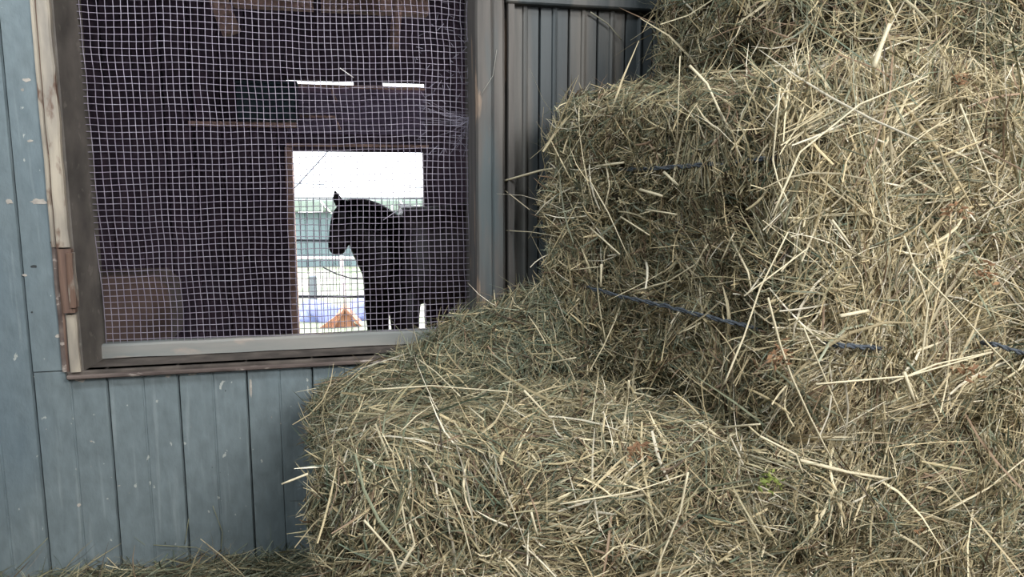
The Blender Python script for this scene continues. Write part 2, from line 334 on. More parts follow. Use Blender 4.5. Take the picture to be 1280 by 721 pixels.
a = at(296, 150, FY - .2); b = at(370, 106, FY - .2)
box('box_body', (a.x, FY - .2, a.z), (b.x, FY, b.z), M['teal'], bx, .008)
box('box_lid', (a.x - .01, FY - .215, b.z), (b.x + .01, FY, b.z + .02), M['teal'], bx, .004)
box('ledge', (at(238, 158, FY).x, FY - .08, at(238, 158, FY).z), (at(372, 158, FY).x, FY, at(238, 152, FY).z), M['beam'], bx, .003, label='brown ledge under the box')
a = at(128, 415, 3.0); b = at(205, 345, 3.0)
tr_ = empty('lit_wall_patch', (a.x, 3.0, FZ), label='brown block added in place of light reflecting off the lower stall wall', category='lit_patch')  # made-up block where the lower stall wall reflects light
box('patch_body', (a.x - .2, 3.0, a.z - .1), (b.x, 3.35, b.z), M['lit_patch'], tr_, .05)
for sx in (a.x - .15, b.x - .05):
    box('patch_prop', (sx, 3.1, FZ), (sx + .05, 3.2, a.z - .1), M['dark'], tr_, .003)

# ---------------------------------------------------------------- outdoors beyond the doorway
def gz(Y): return -.62 - .07 * (Y - 5.6)
bm = bmesh.new(); vs = [bm.verts.new(c) for c in ((-30, 5.6, gz(5.6)), (40, 5.6, gz(5.6)), (40, 60, gz(60)), (-30, 60, gz(60)), (-30, 5.6, -6), (40, 5.6, -6), (40, 60, -6), (-30, 60, -6))]
for f in ((0, 1, 2, 3), (4, 7, 6, 5), (0, 4, 5, 1), (1, 5, 6, 2), (2, 6, 7, 3), (3, 7, 4, 0)): bm.faces.new([vs[i] for i in f])
fin('ground', bm, M['grass'], kind='structure')
BY = 26.0
barn = empty('barn', (at(450, 322, BY).x, BY, gz(BY)), label='low pale teal barn with white trim seen through the stall doorway', category='barn')
bz0 = gz(BY) - .1; bz1 = at(450, 264, BY).z; rz = at(450, 249, BY).z; x = at(330, 300, BY).x; xe = at(640, 300, BY).x
while x < xe:
    box('board', (x + .01, BY, bz0), (x + .44, BY + .08, bz1), M['barn'], barn); x += .45
box('roof', (at(320, 300, BY).x, BY - .3, bz1), (xe + .3, BY + 5, rz), M['barnroof'], barn, .05)
box('body', (at(330, 300, BY).x, BY + .1, bz0), (xe, BY + 5, bz1), M['barn'], barn)
def ptube(parent, name, pts, r, m, Y, **kw): return tubeobj(name, [at(px, py, Y) for px, py in pts], r, m, parent, 4, **kw)
ptube(barn, 'trim_board', [(373, 265), (403, 265)], .03, M['white'], BY - .34)
ptube(barn, 'trim_board', [(403, 266), (403, 256)], .03, M['white'], BY - .34)
ptube(barn, 'trim_board', [(400, 251), (415, 267)], .035, M['white'], BY - .36)
ptube(barn, 'trim_board', [(500, 251), (510, 263)], .035, M['white'], BY - .36)
ptube(barn, 'trim_board', [(490, 264), (490, 256)], .04, M['white'], BY - .36)
p = at(521, 259, BY - .4); box('vent', (p.x - .1, BY - .42, p.z - .07), (p.x + .1, BY - .3, p.z + .07), M['white'], barn)
fe = empty('rail_fence', (at(420, 322, 13).x, 13, gz(13)), label='pale pink and white rail fence between the gate and the teal barn', category='fence')
ptube(fe, 'rail', [(330, 322), (640, 323)], .03, M['pink'], 13)
for px in (350, 427, 520, 600):
    p = at(px, 322, 13); box('post', (p.x - .03, 13.0, gz(13)), (p.x + .03, 13.05, p.z + .03), M['pink'], fe)
GY = 7.0
gate = empty('metal_gate', (at(420, 370, GY).x, GY, gz(GY)), label='dark metal gate of thin upright bars outside the stall doorway', category='gate')
for py, r in ((300, .014), (370, .014)): ptube(gate, 'rail', [(345, py), (600, py + 2)], r, M['steel'], GY)
ptube(gate, 'rail', [(345, 247), (600, 249)], .008, M['pipe'], GY)
px = 350
while px < 600:
    p = at(px, 300, GY); tubeobj('bar', [(p.x, GY, gz(GY) + .05), (p.x, GY, at(px, 248, GY).z)], .0038, M['steel'], gate, 4); px += 8.6
tubeobj('post', [(at(350, 300, GY).x, GY, gz(GY)), (at(350, 300, GY).x, GY, at(350, 240, GY).z)], .03, M['steel'], gate, 8)
tubeobj('post', [(at(598, 300, GY).x, GY, gz(GY)), (at(598, 300, GY).x, GY, at(598, 240, GY).z)], .03, M['steel'], gate, 8)
pf = empty('pipe_frame', at(350, 330, 8.2), label='thin grey pipe frame with a slanting brace against the white sky', category='frame')
p = at(350, 300, 8.2); tubeobj('upright', [(p.x, 8.2, gz(8.2)), (p.x, 8.2, at(350, 225, 8.2).z)], .02, M['pipe'], pf)
p2 = at(620, 300, 8.2); tubeobj('upright', [(p2.x, 8.2, gz(8.2)), (p2.x, 8.2, at(620, 234, 8.2).z)], .02, M['pipe'], pf)
ptube(pf, 'brace', [(350, 252), (372, 231), (402, 198), (420, 178)], .010, M['pipe'], 8.2)
ptube(pf, 'crossbar', [(350, 229), (406, 230.5)], .009, M['pipe'], 8.2)
ptube(pf, 'crossbar', [(508, 234), (620, 236)], .009, M['pipe'], 8.2)
tubeobj('branch', [at(404, 334, 8), at(420, 342, 8), at(440, 348, 8), at(470, 349, 8), at(500, 352, 8), at(560, 400, 8)], .008, M['steel'], None, 5, label='thin dark branch curving across behind the gate', category='branch')
p = at(391, 345, 11); box('fence_post', (p.x - .05, 11, gz(11)), (p.x + .05, 11.1, p.z), M['pipe'], None, .01, label='short grey post standing behind the gate at left', category='post')
# tarp heap
bm = bmesh.new(); bmesh.ops.create_icosphere(bm, subdivisions=4, radius=1)
tc = at(424, 392, 9.3)
for v in bm.verts:
    q = v.co.copy(); r = 1 + .16 * noise.noise(q * 2.2) + .05 * noise.noise(q * 7)
    v.co = Vector((tc.x + q.x * r * .48, 9.3 + q.y * r * .5, max(gz(9.3) - .02, tc.z - .05 + q.z * r * .22 - .08 * math.cos(q.x * 4))))
fin('tarp', bm, M['tarp'], None, True, label='crumpled blue violet tarp heap on the ground behind the gate', category='tarp')
af = empty('a_frame', (at(436, 410, 8.3).x, 8.3, gz(8.3)), label='small orange brown pointed A-frame of boards behind the gate', category='frame')
ap = at(431, 384, 8.3); lf = at(411, 414, 8.3); rg = at(458, 414, 8.3); zb = gz(8.3)
for (q, s) in ((lf, -1), (rg, 1)):
    d = (q - ap); q2 = ap + d * ((zb - ap.z) / d.z)
    bm = bmesh.new()
    vv = [bm.verts.new(c) for c in ((ap.x, 8.3, ap.z), (ap.x, 8.7, ap.z), (q2.x, 8.7, zb), (q2.x, 8.3, zb), (ap.x, 8.3, ap.z - .04), (ap.x, 8.7, ap.z - .04), (q2.x - s * .03, 8.7, zb), (q2.x - s * .03, 8.3, zb))]
    for f in ((0, 1, 2, 3), (4, 7, 6, 5), (0, 3, 7, 4), (1, 5, 6, 2), (0, 4, 5, 1), (3, 2, 6, 7)): bm.faces.new([vv[i] for i in f])
    bmesh.ops.recalc_face_normals(bm, faces=bm.faces[:]); fin('side_board', bm, M['orange'], af)
bm = bmesh.new(); vv = [bm.verts.new(c) for c in ((ap.x, 8.33, ap.z - .03), (q2.x - .06, 8.33, zb), (lf.x - .1, 8.33, zb), (ap.x, 8.36, ap.z - .03), (q2.x - .06, 8.36, zb), (lf.x - .1, 8.36, zb))]
for f in ((0, 1, 2), (5, 4, 3), (0, 3, 4, 1), (1, 4, 5, 2), (2, 5, 3, 0)): bm.faces.new([vv[i] for i in f])
bmesh.ops.recalc_face_normals(bm, faces=bm.faces[:]); fin('front_board', bm, M['orange'], af)
tubeobj('peak_stick', [ap, at(430, 350, 8.3)], .012, M['pink'], af, 5)

# ---------------------------------------------------------------- pony
HY = 4.55
pony = empty('horse', (at(515, 400, HY).x, HY, FZ), label='dark brown pony standing sideways in the stall doorway, head to the left', category='horse')
def skin(name, nodes, edges, m, parent, root=0, sub=2):
    me = bpy.data.meshes.new(name); me.from_pydata([n[0] for n in nodes], edges, [])
    o = bpy.data.objects.new(name, me); COL.objects.link(o)
    o.modifiers.new('skin', 'SKIN'); me.skin_vertices or None
    sm = o.modifiers['skin']; sm.use_smooth_shade = True; sm.branch_smoothing = .6
    for i, nn in enumerate(nodes):
        r = nn[1]; me.skin_vertices[0].data[i].radius = r if isinstance(r, tuple) else (r, r)
    me.skin_vertices[0].data[root].use_root = True
    ss = o.modifiers.new('sub', 'SUBSURF'); ss.levels = sub; ss.render_levels = sub
    dg = bpy.context.evaluated_depsgraph_get(); me2 = bpy.data.meshes.new_from_object(o.evaluated_get(dg))
    bpy.data.objects.remove(o); me2.name = name
    return link(name, me2, m, parent, True)
def hp(px, py, dy=0): return tuple(at(px, py, HY + dy))
def gp(px, dy): p = at(px, 400, HY + dy); return p.x, HY + dy
lx1, ly1 = gp(472, -.02); lx2, ly2 = gp(506, -.20); lx3, ly3 = gp(566, -.14); lx4, ly4 = gp(598, .12)
nodes = [
 (hp(560, 319), (.33, .355)),           #0 barrel (root)
 (hp(520, 318), (.33, .36)),            #1 girth
 (hp(488, 316), (.27, .33)),            #2 chest
 (hp(472, 298), (.17, .25)),            #3 neck base
 (hp(459, 279), (.12, .175)),            #4 mid neck
 (hp(445, 266), (.09, .12)),            #5 poll neck
 (hp(432, 263), (.078, .085)),          #6 poll/forehead
 (hp(432, 280), (.08, .105)),          #7 cheek
 (hp(423, 303), (.052, .062)),          #8 nose bridge
 (hp(419, 320), (.045, .050)),          #9 muzzle
 (hp(610, 316), (.31, .35)),            #10 loin
 (hp(644, 316), (.27, .30)),            #11 rump
 (hp(478, 350, -.06), .13), ((lx1, ly1, hp(472, 378)[2]), .085), ((lx1, ly1, -.18), .060), ((lx1, ly1, -.36), .033), ((lx1 - .01, ly1, -.45), .042),
 (hp(508, 352, -.12), .14), ((lx2, ly2, hp(506, 378)[2]), .10), ((lx2, ly2, -.18), .075), ((lx2, ly2, -.36), .036), ((lx2 - .01, ly2, -.45), .044),
 (hp(630, 345, -.1), .14), (hp(612, 372, -.14), .09), ((lx3 + .28, ly3, -.10), .055), ((lx3 + .24, ly3, -.36), .036), ((lx3 + .22, ly3, -.45), .044),
 (hp(640, 345, .1), .14), (hp(632, 372, .12), .09), ((lx4 + .26, ly4, -.10), .055), ((lx4 + .22, ly4, -.36), .036), ((lx4 + .20, ly4, -.45), .044)]
edges = [(0, 1), (1, 2), (2, 3), (3, 4), (4, 5), (5, 6), (6, 7), (7, 8), (8, 9), (0, 10), (10, 11), (2, 12), (12, 13), (13, 14), (14, 15), (15, 16), (1, 17), (17, 18), (18, 19), (19, 20), (20, 21), (11, 22), (22, 23), (23, 24), (24, 25), (25, 26), (11, 27), (27, 28), (28, 29), (29, 30), (30, 31)]
skin('body', nodes, edges, M['coat'], pony)
for (hx, hy) in ((lx1 - .01, ly1), (lx2 - .01, ly2), (lx3 + .22, ly3), (lx4 + .20, ly4)):
    tubeobj('hoof', [(hx - .012, hy, FZ), (hx, hy, FZ + .07)], [.055, .043], M['hoof'], pony, 10)
for dy in (-.05, .05):
    tubeobj('ear', [at(425, 256, HY + dy), at(421, 247, HY + dy), at(418.5, 238, HY + dy)], [.026, .024, .003], M['coat'], pony, 8)
    bm = bmesh.new(); bmesh.ops.create_uvsphere(bm, u_segments=10, v_segments=8, radius=.017)
    e = at(419, 277, HY + dy * 1.35)
    for v in bm.verts: v.co += e
    fin('eye', bm, M['eye'], pony, True)
bm = bmesh.new()
for i in range(120):
    t = random.random(); px = 424 + t * 62; py = 250 + t * 14 - 3 * math.sin(t * 3); dy = random.uniform(-.04, .0)
    a = at(px, py, HY + dy); side = random.choice((-1, -1, 1)); l = random.uniform(.10, .2)
    tube(bm, [a, a + Vector((.02, side * .10, -.03)), a + Vector((.03, side * .13, -l * .6)), a + Vector((random.uniform(.0, .06), side * .13, -l))], [.006, .006, .004, .001], 3, False)
fin('mane', bm, M['hair'], pony, True)
bm = bmesh.new(); tb = Vector(hp(668, 300))
for i in range(120):
    a = tb + Vector((random.uniform(-.03, .03), random.uniform(-.04, .04), random.uniform(-.02, .02))); l = random.uniform(.5, .75)
    tube(bm, [a, a + Vector((.06, 0, -.1)), a + Vector((.08 + random.uniform(-.04, .04), random.uniform(-.05, .05), -l))], [.008, .007, .001], 3, False)
fin('tail', bm, M['hair'], pony, True)

# ---------------------------------------------------------------- hay
PAL = np.array([S(c)[:3] for c in [(206, 190, 152), (226, 214, 180), (180, 168, 134), (152, 145, 114), (122, 127, 104), (100, 112, 94), (144, 122, 100), (236, 228, 206), (80, 68, 54), (156, 160, 138)]])
def pal(n, wts):
    wts = np.array(wts, float); wts /= wts.sum()
    c = PAL[rng.choice(len(PAL), n, p=wts)]; return c * rng.uniform(.5, 1.2, (n, 1))
W_MIX = [14, 9, 18, 16, 13, 8, 8, 4, 5, 6]; W_BRIGHT = [24, 22, 16, 8, 6, 3, 6, 12, 3, 5]; W_GREEN = [5, 3, 12, 18, 22, 20, 6, 1, 5, 16]
def norm(a): return a / np.maximum(np.linalg.norm(a, axis=1, keepdims=True), 1e-9)
def strand_mesh(name, P, D, Nn, L, Wd, col, K=4, tri=None, bend=.18, flat_jit=1.0):
    """P centres, D directions, Nn facing normals; every strand is a bent blade (V section) or stem"""
    n = len(P); D = norm(D); B = norm(np.cross(D, Nn)); Nf = norm(np.cross(B, D))
    roll = rng.normal(0, flat_jit, (n, 1)); sd = B * np.cos(roll) + Nf * np.sin(roll); nr = np.cross(sd, D)
    cb = rng.normal(0, bend, (n, 1)); cn = rng.normal(-.04, bend * .7, (n, 1)); kink = rng.normal(0, bend * .5, (n, 1)); kp = rng.uniform(.25, .75, (n, 1))
    V = np.zeros((n, K + 1, 3, 3), np.float32)
    for k in range(K + 1):
        t = k / K; s = t - .5
        c = P + D * (L * s)[:, None] + B * (cb * L[:, None] * (s * s * 2 - .2)) + Nf * (cn * L[:, None] * (s * s * 2)) + B * kink * L[:, None] * np.maximum(0, t - kp)
        wv = Wd[:, None] * (.55 + .45 * math.sin(math.pi * min(1, .15 + t * .85)))
        if k == K: wv = wv * .45
        V[:, k, 0] = c - sd * wv * .5; V[:, k, 1] = c + nr * wv * .34; V[:, k, 2] = c + sd * wv * .5
    idx = np.arange(n)[:, None, None] * (K + 1) * 3 + np.arange(K)[None, :, None] * 3
    quads = []
    for s0, s1 in ((0, 1), (1, 2)):
        quads.append(np.stack([idx[..., 0] + s0, idx[..., 0] + s1, idx[..., 0] + 3 + s1, idx[..., 0] + 3 + s0], -1).reshape(-1, 4))
    Q = np.concatenate(quads).astype(np.int32)
    me = bpy.data.meshes.new(name); me.vertices.add(n * (K + 1) * 3); me.vertices.foreach_set('co', V.reshape(-1).astype(np.float32))
    me.loops.add(Q.size); me.loops.foreach_set('vertex_index', Q.reshape(-1)); me.polygons.add(len(Q))
    me.polygons.foreach_set('loop_start', np.arange(0, Q.size, 4, dtype=np.int32)); me.polygons.foreach_set('loop_total', np.full(len(Q), 4, np.int32))
    at_ = me.attributes.new('Col', 'FLOAT_COLOR', 'POINT')
    cc = np.ones((n, (K + 1) * 3, 4), np.float32); cc[:, :, :3] = col[:, None, :]
    at_.data.foreach_set('color', cc.reshape(-1)); me.update(); me.validate()
    return me

class Bale:
    def __init__(s, name, O, u, v, wv, amp=.018, seed=0, n=26, k=9, label='', shapef=None, **kw):
        """box spanned by the vectors u (length), v (depth), wv (height) from corner O; lumpy packed core"""
        s.O = Vector(O); s.u = Vector(u); s.v = Vector(v); s.w = Vector(wv); s.seed = seed
        bm = bmesh.new(); bmesh.ops.create_cube(bm, size=2); bmesh.ops.subdivide_edges(bm, edges=bm.edges[:], cuts=n, use_grid_fill=True)
        C = s.O + (s.u + s.v + s.w) / 2; s.C = C
        s.root = empty(name, (C.x, C.y, s.O.z), label=label, category='hay bale', group='stacked hay bales')
        for kk, vv in kw.items(): s.root[kk] = vv
        for vt in bm.verts:
            q = vt.co; r = (abs(q.x) ** k + abs(q.y) ** k + abs(q.z) ** k) ** (1 / k); q = q / r
            p = C + s.u * q.x / 2 + s.v * q.y / 2 + s.w * q.z / 2
            o = (p - C); o = Vector((o.x, o.y, o.z)).normalized()
            d = amp * (1.2 * noise.noise(p * 5 + Vector((seed,) * 3)) + 1.1 * noise.noise(p * 14 + Vector((seed,) * 3)) + .9 * noise.noise(p * 32))
            if shapef: p = p + Vector(shapef(p, q))
            p = p + o * d
            if abs(q.z + 1) < .05: p.z = max(p.z, s.O.z + .002)
            vt.co = p
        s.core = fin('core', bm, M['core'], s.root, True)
        me = s.core.data; me.calc_loop_triangles(); nt = len(me.loop_triangles)
        tv = np.zeros(nt * 3, np.int32); me.loop_triangles.foreach_get('vertices', tv); co = np.zeros(len(me.vertices) * 3, np.float32); me.vertices.foreach_get('co', co)
        s.co = co.reshape(-1, 3); s.tv = tv.reshape(-1, 3)
        a, b, c = s.co[s.tv[:, 0]], s.co[s.tv[:, 1]], s.co[s.tv[:, 2]]
        cr = np.cross(b - a, c - a); s.area = np.linalg.norm(cr, axis=1) / 2; s.nrm = norm(cr); s.cen = (a + b + c) / 3
        s.ang = np.array([noise.noise(Vector(p) * 6.5 + Vector((seed * 3.1,) * 3)) for p in s.cen]) * 3.4
        s.clump = np.array([noise.noise(Vector(p) * 9 + Vector((seed * 1.7 + 9,) * 3)) for p in s.cen])
    def sample(s, n, wt):
        pr = s.area * wt; pr = pr / pr.sum(); f = rng.choice(len(pr), n, p=pr)
        r1 = np.sqrt(rng.random(n)); r2 = rng.random(n)
        a, b, c = s.co[s.tv[f, 0]], s.co[s.tv[f, 1]], s.co[s.tv[f, 2]]
        return f, a * (1 - r1)[:, None] + b * (r1 * (1 - r2))[:, None] + c * (r1 * r2)[:, None], s.nrm[f]
    def strands(s, name, n, wt, prefer, spread, tilt, length, width, weights, lift=(-.009, .013), field=1.0, rnd=.25, bend=.18, colfn=None, K=4, root_end=False):
        f, P, N = s.sample(n, wt)
        pre = np.tile(np.array(prefer, float), (n, 1)); T = pre - N * (pre * N).sum(1, keepdims=True); T = norm(T + rng.normal(0, .02, T.shape)); B = np.cross(N, T)
        ang = s.ang[f] * field + rng.normal(0, spread, n); rn = rng.random(n) < rnd; ang[rn] = rng.uniform(-math.pi, math.pi, rn.sum())
        tl = rng.normal(tilt[0], tilt[1], n)
        D = (T * np.cos(ang)[:, None] + B * np.sin(ang)[:, None]) * np.cos(tl)[:, None] + N * np.sin(tl)[:, None]
        L = rng.gamma(4, 1, n) / 4 * length; L = np.clip(L, length * .3, length * 2.4); Wd = np.clip(rng.gamma(3.5, 1, n) / 3.5 * width, width * .4, width * 2.4)
        P = P + N * rng.uniform(lift[0], lift[1], (n, 1)) + N * (np.sin(np.abs(tl)) * L * .32)[:, None]
        c = pal(n, weights)
        if colfn is not None: c = colfn(P, N, c)
        m = strand_mesh(name, P, D, N, L, Wd, c, K, bend=bend)
        return link(name, m, M['hay'], s.root, True, kind='stuff')
    def tufts(s, name, nb, per, wt, dirs, length, width, weights, fan=.2):
        f, P, N = s.sample(nb, wt); allP = []; allD = []; allN = []; allC = []
        for i in range(nb):
            d0 = Vector(dirs[rng.integers(len(dirs))]); d0 = np.array(d0) + rng.normal(0, .25, 3); d0 = d0 - N[i] * (d0 @ N[i]); d0 /= np.linalg.norm(d0)
            b0 = np.cross(N[i], d0); k = per
            off = rng.normal(0, .016, k); al = rng.normal(0, .02, k)
            d = d0 + b0 * (off[:, None] / .03 * fan) + rng.normal(0, .08, (k, 3)) + N[i] * .06
            allP.append(P[i] + b0 * off[:, None] + d0 * al[:, None] + N[i] * rng.uniform(.004, .018, (k, 1))); allD.append(d); allN.append(np.tile(N[i], (k, 1)))
            cc = pal(k, weights) * .7 + pal(1, weights) * .3; allC.append(cc)
        P = np.concatenate(allP); n = len(P); L = rng.uniform(.5, 1.25, n) * length; Wd = np.clip(rng.gamma(4, 1, n) / 4 * width, .0007, width * 2)
        m = strand_mesh(name, P, np.concatenate(allD), np.concatenate(allN), L, Wd, np.concatenate(allC), 5, bend=.14)
        return link(name, m, M['hay'], s.root, True, kind='stuff')

def stalk(parent, name, pts, r, c=(222, 212, 182), **kw):
    """one prominent stem, round, with a slightly swollen node"""
    pts = [Vector(p) for p in pts]; P2 = []; r = r * .85
    for i in range(len(pts) - 1):
        for k in range(3): P2.append(pts[i].lerp(pts[i + 1], k / 3))
    P2.append(pts[-1]); bm = bmesh.new(); tube(bm, P2, [r * (1.15 if i % 4 == 2 else 1) * (1 - .35 * i / len(P2)) for i in range(len(P2))], 5)
    me = bpy.data.meshes.new(name); bm.to_mesh(me); bm.free(); a_ = me.attributes.new('Col', 'FLOAT_COLOR', 'POINT')
    cc = np.tile(np.array(S(c), np.float32), (len(me.vertices), 1)); a_.data.foreach_set('color', cc.reshape(-1))
    return link(name, me, M['hay'], parent, True, **kw)

ZL = .415; ZU = .935
# --- lower bale, lying along the wall
lower = Bale('hay_bale', (-.02, .885, 0), (1.015, 0, 0), (.0, .535, 0), (0, 0, ZL), seed=1, n=34, k=11, amp=.02,
             shapef=lambda p, q: (-.015 * max(0, -q.x) * max(0, -q.y) * (1 - .6 * max(0, q.z)) - .012 * max(0, -q.x) * max(0, q.y) - .05 * max(0, -q.x) * max(0, q.y) * max(0, q.z) ** 2, -.035 * max(0, -q.y) * max(0, q.x), .03 * max(0, q.z) * max(0, q.y) * max(0, q.x) + .014 * max(0, q.z) * max(0, q.y) * max(0, -q.x)),
             label='lowest hay bale lying in front of the window, its greenish top in view')
N_ = lower.nrm
front = np.clip(-N_[:, 1], 0, 1) ** 2; topw = np.clip(N_[:, 2], 0, 1) ** 2; leftw = np.clip(-N_[:, 0], 0, 1) ** 2
def green_shaded_back(P, N, c):     # greener hay at the back, with the stack's shade put into its colour
    t = np.clip((P[:, 1] - 1.02) / .2, 0, 1)[:, None] * np.clip(1.15 - (P[:, 0] - .1) * .5, 0, 1)[:, None]
    g = pal(len(P), W_GREEN); return c * (1 - t * .9) + g * t * .9
lower.strands('loose_strands', 34000, front + .02, (1, 0, .35), .55, (.10, .22), .050, .0017, W_MIX, bend=.2)
lower.strands('loose_strands', 26000, topw, (1, .3, 0), .5, (.06, .16), .052, .0016, W_MIX, colfn=green_shaded_back)
lower.strands('loose_strands', 14000, leftw, (0, 0, 1), .8, (.35, .35), .030, .0016, W_MIX, rnd=.5, colfn=green_shaded_back)
lower.strands('long_stems', 1800, front + .4 * topw, (1, 0, .25), .6, (.14, .25), .10, .0021, W_BRIGHT, lift=(.002, .018), rnd=.4)
lower.tufts('hay_tufts', 70, 40, front * (lower.cen[:, 0] > .1) + topw * .35 * (lower.cen[:, 1] < 1.1), [(1, 0, .5), (.8, 0, -.6), (.3, 0, 1), (1, -.3, 0)], .085, .0017, W_BRIGHT)

# --- upper bale, the big one, its cut left side turned to the window
NE = Vector((.605, .865, ZL + .005)); FE = Vector((.405, 1.405, ZL + .005))
upper = Bale('hay_bale', NE, (1.0, .06, 0), FE - NE, (0, 0, ZU - ZL), seed=5, n=34, k=12, amp=.018,
             shapef=lambda p, q: (-.012 * math.sin(q.z * 3) - max(0, -q.x) * max(0, q.y) * (.022 + .028 * max(0, -q.z)), 0, .010 * math.sin(q.x * 9) + .022 * max(0, q.z) * max(0, q.y) * max(0, -q.x)),
             label='large middle hay bale with two blue twines across its cut left side')
N_ = upper.nrm; left = np.clip(-N_[:, 0], 0, 1) ** 2; front = np.clip(-N_[:, 1], 0, 1) ** 3; front *= (upper.cen[:, 0] > .58); top = np.clip(N_[:, 2], 0, 1) ** 2
upper.strands('cut_strands', 38000, left + .01, (0, .1, 1), .5, (.22, .34), .031, .0014, W_MIX, rnd=.3)
upper.strands('cut_strands', 9000, left, (0, 1, .3), .9, (.5, .3), .022, .0019, W_MIX, rnd=.5)
upper.strands('loose_strands', 26000, front * (upper.cen[:, 0] < 1.25) + .05 * front, (.25, 0, 1), .5, (.08, .18), .058, .0017, W_BRIGHT, rnd=.2)
upper.strands('loose_strands', 9000, top * (upper.cen[:, 0] < 1.2) + .02, (1, .2, 0), .8, (.15, .25), .05, .0017, W_MIX)
upper.strands('long_stems', 2600, front + .55 * left, (.2, 0, 1), .6, (.12, .22), .105, .0021, W_BRIGHT, lift=(.003, .02), rnd=.3)
upper.tufts('hay_tufts', 95, 46, front * (upper.cen[:, 0] < 1.15), [(.1, 0, 1), (-.25, 0, 1), (.5, 0, .9), (1, 0, .3), (.8, 0, -.5)], .12, .0018, W_BRIGHT, fan=.25)
upper.tufts('hay_tufts', 30, 30, left * (upper.cen[:, 1] < 1.1), [(.2, .1, 1), (0, -.2, 1), (.1, .5, 1)], .085, .0017, W_MIX)

# --- top bale, only its underside corner and face in the frame
topb = Bale('hay_bale', (.66, .98, ZU + .012), (.95, .04, 0), (-.05, .45, 0), (0, 0, .42), seed=9, n=22, k=8,
            label='topmost hay bale, only its shaded bottom edge in the frame')
N_ = topb.nrm; vis = (topb.cen[:, 2] < 1.15)
topb.strands('loose_strands', 13000, vis * (np.clip(-N_[:, 1], 0, 1) ** 2 + np.clip(-N_[:, 0], 0, 1) ** 2 + .5 * np.clip(-N_[:, 2], 0, 1)) + .01, (1, 0, -.6), .6, (.15, .25), .06, .0017, W_MIX, rnd=.35)
topb.tufts('hay_tufts', 26, 34, vis * np.clip(-N_[:, 1], 0, 1), [(1, 0, .6), (.7, 0, -.8)], .11, .0017, W_GREEN)
topb.strands('long_stems', 900, vis * (np.clip(-N_[:, 0] - N_[:, 1], 0, 1)), (1, 0, .6), .7, (.25, .3), .10, .002, W_BRIGHT, rnd=.5)

# --- neighbour bale at the right end of the bottom row
rb = Bale('hay_bale', (1.03, .90, 0), (.95, .0, 0), (0, .5, 0), (0, 0, ZL - .01), seed=13, n=16, k=8,
          label='hay bale at the right end of the bottom row, mostly outside the frame')
rb.strands('loose_strands', 9000, np.clip(-rb.nrm[:, 1], 0, 1) + .5 * np.clip(rb.nrm[:, 2], 0, 1) + .02, (1, 0, .4), .6, (.1, .2), .06, .0018, W_BRIGHT)

# --- twines of the upper bale: sunk in the hay except where they show
def face_pt(px, py, off=.012):      # point on the cut left face
    a = Vector((NE.x, NE.y, 0)); d = (FE - NE); d.z = 0; n = Vector((d.y, -d.x, 0)).normalized(); n = -n if n.x > 0 else n
    a = a + n * off; s_ = sight(px, py); o = Vector((0, 0, CAM_H)); t = (a - o).dot(n) / s_.dot(n); return o + s_ * t
def front_pt(px, py, off=.02):
    return at(px, py, NE.y - off)
TW = []
def twine(pts, r=.0026, **kw):
    bm = bmesh.new(); fine = []
    for i in range(len(pts) - 1):
        for k in range(8): fine.append(pts[i].lerp(pts[i + 1], k / 8) + Vector((rng.normal(0, .0006), rng.normal(0, .0006), rng.normal(0, .0009))))
    fine.append(pts[-1])
    for ph in (0, math.pi):        # two twisted strands
        tube(bm, [p + Vector((0, math.cos(ph + i * .9) * r * .7, math.sin(ph + i * .9) * r * .7)) for i, p in enumerate(fine)], r * .8, 5)
    for p in fine[::1]:            # fuzz
        for _ in range(2):
            q = p + Vector(rng.normal(0, .004, 3)); tube(bm, [p, q], .00025, 3, False)
    return fin('twine', bm, M['twine'], upper.root, True, label='blue grey baling twine', **kw)
twine([face_pt(752, 216, .0), face_pt(785, 212, .018), face_pt(820, 210, .027), face_pt(865, 207, .029), face_pt(905, 204, .029), face_pt(950, 199, .024), face_pt(985, 196, .004)])
twine([face_pt(715, 352, .0), face_pt(742, 361, .022), face_pt(780, 371, .031), face_pt(820, 380, .031), face_pt(865, 391, .031), face_pt(915, 404, .026), face_pt(950, 412, .004)])
twine([front_pt(1030, 430, .0), front_pt(1050, 431, .034), front_pt(1080, 433, .034), front_pt(1105, 436, .0)])
twine([front_pt(1225, 428, .0), front_pt(1240, 430, .034), front_pt(1275, 440, .034), front_pt(1300, 446, .0)])

